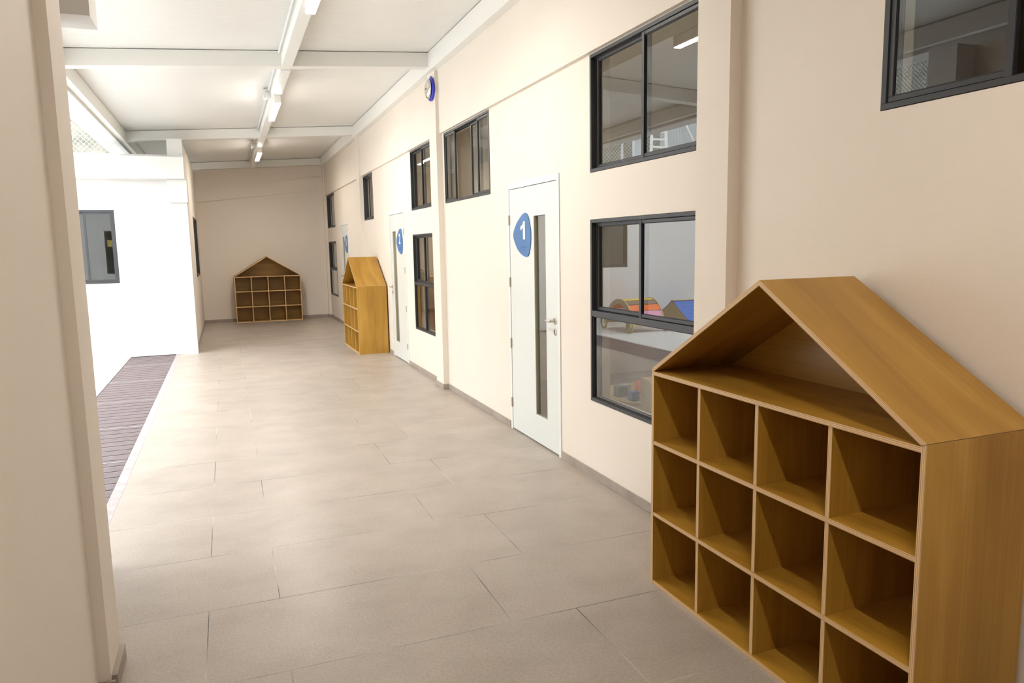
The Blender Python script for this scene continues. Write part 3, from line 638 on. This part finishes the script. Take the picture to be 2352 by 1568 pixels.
# ladder and sheets standing on the side building's roof
ld = empty('ladder', (-6.80, 14.3, 3.12)); tag(ld, 'white ladder standing behind the roof fence, reflected in the upper window', 'ladder')
for s_ in (-1, 1):
    bm = bmesh.new(); prism(bm, [(s_ * 0.21 - 0.02, 0), (s_ * 0.21 + 0.02, 0), (s_ * 0.165 + 0.02, 1.7), (s_ * 0.165 - 0.02, 1.7)], 'y', -0.03, 0.03); obj('rail', bm, 'steel', ld)
for k in range(10):
    z = 0.12 + k * 0.165; bm = bmesh.new(); wd = 0.21 - 0.045 * z / 1.7 - 0.02; box(bm, (-wd, -0.02, z - 0.018), (wd, 0.02, z + 0.018)); obj('rung', bm, 'steel', ld)
def corrugated(x0, x1, y, z0, z1, label, pitch=0.075):
    bm = bmesh.new(); n = int((x1 - x0) / pitch * 8); fr = []
    for i in range(n + 1):
        x = x0 + (x1 - x0) * i / n; dy = 0.018 * math.sin(2 * math.pi * (x - x0) / pitch)
        fr.append([bm.verts.new((x, y + dy + e, z)) for e in (-0.001, 0.001) for z in (z0, z1)])
    for a, b in zip(fr, fr[1:]):
        bm.faces.new((a[0], b[0], b[1], a[1])); bm.faces.new((a[2], a[3], b[3], b[2])); bm.faces.new((a[1], b[1], b[3], a[3])); bm.faces.new((a[0], a[2], b[2], b[0]))
    bm.faces.new(fr[0]); bm.faces.new(fr[-1])
    o = obj('corrugated_sheet', bm, 'corr'); origin_to(o, ((x0 + x1) / 2, y, z0)); tag(o, label, 'metal sheet')
corrugated(-8.3, -7.03, 14.6, 3.12, 5.0, 'wide grey corrugated metal sheet behind the roof fence, reflected right of the ladder')
corrugated(-6.50, -6.26, 14.6, 3.12, 4.6, 'narrow grey corrugated metal sheet behind the roof fence, reflected left of the ladder')
bm = bmesh.new(); tube(bm, [(-7.45, 14.45, 4.55), (-8.3, 14.45, 3.12)], 0.022, 10); tag(origin_to(obj('brace_pole', bm, 'steel'), (-8.3, 14.45, 3.12)), 'white pole leaning in front of the wide corrugated sheet, seen reflected', 'pole')
# hillside beyond
bm = bmesh.new(); nx, ny = 60, 24; grid = []
for i in range(nx + 1):
    row = []
    for j in range(ny + 1):
        th = -math.pi * 0.06 + i / nx * math.pi * 0.80; rr = 9 + j * 0.9
        x = -3.8 - rr * math.sin(th); y = 9 + rr * math.cos(th) + 4
        z = -0.5 + 0.80 * j + 0.9 * math.sin(i * 1.7 + j * 0.6) * 0.4 + random.uniform(-0.2, 0.2)
        row.append(bm.verts.new((x, y, z)))
    grid.append(row)
for i in range(nx):
    for j in range(ny): bm.faces.new((grid[i][j], grid[i + 1][j], grid[i + 1][j + 1], grid[i][j + 1]))
struct(obj('hillside_ground', bm, 'hill', smooth=True))

# ------------------------------------------------------------------ things inside the rooms
cab = empty('plywood_cabinet', (0.62, 4.00, 0)); tag(cab, 'pale plywood cabinet inside the window of room 1, just left of the near shelf', 'cabinet')
for nm, a, b in (('side_panel', (-0.23, -0.47, 0), (-0.212, 0.45, 0.66)), ('side_panel', (0.212, -0.47, 0), (0.23, 0.45, 0.66)), ('top_panel', (-0.23, -0.47, 0.6605), (0.23, 0.45, 0.678)), ('end_panel', (-0.21, 0.43, 0), (0.21, 0.448, 0.66)), ('shelf_board', (-0.21, -0.46, 0.33), (0.21, 0.428, 0.348))):
    boxobj(nm, a, b, 'lightply', cab, 0.0015)
tb = empty('round_table', (0.93, 5.12, 0)); tag(tb, 'low round wooden table with small blocks, dimly seen through the lower window', 'table')
bm = bmesh.new(); lathe(bm, [(0.375, 0.44), (0.378, 0.45), (0.396, 0.45), (0.40, 0.445)], 'z', (0, 0, 0), 48); obj('table_top', bm, 'hoop', tb)
for k in range(4):
    a = math.pi / 4 + k * math.pi / 2; bm = bmesh.new(); tube(bm, [(0.3 * math.cos(a), 0.3 * math.sin(a), 0.375), (0.36 * math.cos(a), 0.36 * math.sin(a), 0)], 0.02, 12); obj('leg', bm, 'hoop', tb)
for x, y, s_, m_, lb in ((0.60, 5.10, 0.085, 'lightblock', 'small slate grey toy crate on the round table inside room 1'), (0.70, 5.20, 0.075, 'corr', 'small grey green toy block on the round table inside room 1'), (0.83, 5.13, 0.10, 'orange', 'small red toy block on the round table, beside the pale cabinet'), (0.62, 4.93, 0.07, 'blue', 'small blue toy block at the near edge of the round table')):
    o = boxobj('toy_block', (-s_ / 2, -s_ / 2, 0), (s_ / 2, s_ / 2, s_), m_, None, 0.004); o.location = (x, y, 0.4005); tag(o, lb, 'block')
# ribbed rolls on a low rack in room 2
rk = empty('low_rack', (1.0, 12.15, 0)); tag(rk, 'low wooden rack with coloured rolls inside the window of room 2', 'rack')
for x in (-0.14, 0.14):
    for y in (-0.58, 0.58): bm = bmesh.new(); box(bm, (x - 0.015, y - 0.015, 0), (x + 0.015, y + 0.015, 0.60)); obj('post', bm, 'lightply', rk)
for z in (0.255, 0.352, 0.449, 0.585): bm = bmesh.new(); box(bm, (-0.124, -0.60, z), (0.124, 0.60, z + 0.012)); obj('shelf_board', bm, 'lightply', rk)
M['rollblue'] = mat('roll_blue', (0.05, 0.06, 0.42), 0.5); M['rollred'] = mat('roll_red', (0.7, 0.11, 0.05), 0.5); M['rollteal'] = mat('roll_teal', (0.06, 0.32, 0.22), 0.5)
for z, m_, nm in ((0.462, 'rollblue', 'ribbed blue roll on the top of the low rack in room 2'), (0.365, 'rollred', 'ribbed orange red roll in the middle of the low rack in room 2'), (0.268, 'rollteal', 'ribbed teal roll at the bottom of the low rack in room 2')):
    prof = []
    for k in range(10):
        prof += [(k * 0.11, 0.026), (k * 0.11 + 0.02, 0.040), (k * 0.11 + 0.08, 0.040), (k * 0.11 + 0.10, 0.026)]
    bm = bmesh.new(); lathe(bm, prof, 'y', (0, 0, 0), 20, 1); o = obj('ribbed_roll', bm, m_, None, True); o.location = (1.0, 11.6, z + 0.0405); tag(o, nm, 'roll')
cab2 = empty('storage_cabinet', (0.42, 10.2, 0)); tag(cab2, 'golden plywood cabinet inside room 2, behind the lower window left pane', 'cabinet')
for nm, a, b in (('side_panel', (-0.2, -0.38, 0), (-0.182, 0.3, 1.2)), ('side_panel', (0.182, -0.38, 0), (0.2, 0.3, 1.2)), ('top_panel', (-0.2, -0.38, 1.2005), (0.2, 0.3, 1.218)), ('end_panel', (-0.18, -0.38, 0), (0.18, -0.362, 1.2))):
    boxobj(nm, a, b, 'ply', cab2, 0.0015)

# unseen fill lamps, added to brighten the room interiors
M['roomfill'] = emit('added_room_fill', (1, 0.9, 0.75), 24.0)
M['roomfill_dim'] = emit('added_room_fill_dim', (1, 0.9, 0.75), 8.0)
for y, m_, lb in ((5.6, 'roomfill_dim', 'weak added fill lamp, unseen indoors above the inner side of door 1'), (10.3, 'roomfill', 'brightest added fill lamp, unseen indoors behind the shelf beyond door 2'), (15.2, 'roomfill_dim', 'added fill lamp, unseen in the last room, by the far end wall')):
    t = empty('added_fill_lamp', (0.48, y, 3.30)); tag(t, lb, 'lamp')
    boxobj('housing', (-0.16, -0.62, -0.04), (0.16, 0.62, 0.0), 'steel', t, 0.004)
    boxobj('diffuser', (-0.145, -0.605, -0.046), (0.145, 0.605, -0.0405), m_, t)
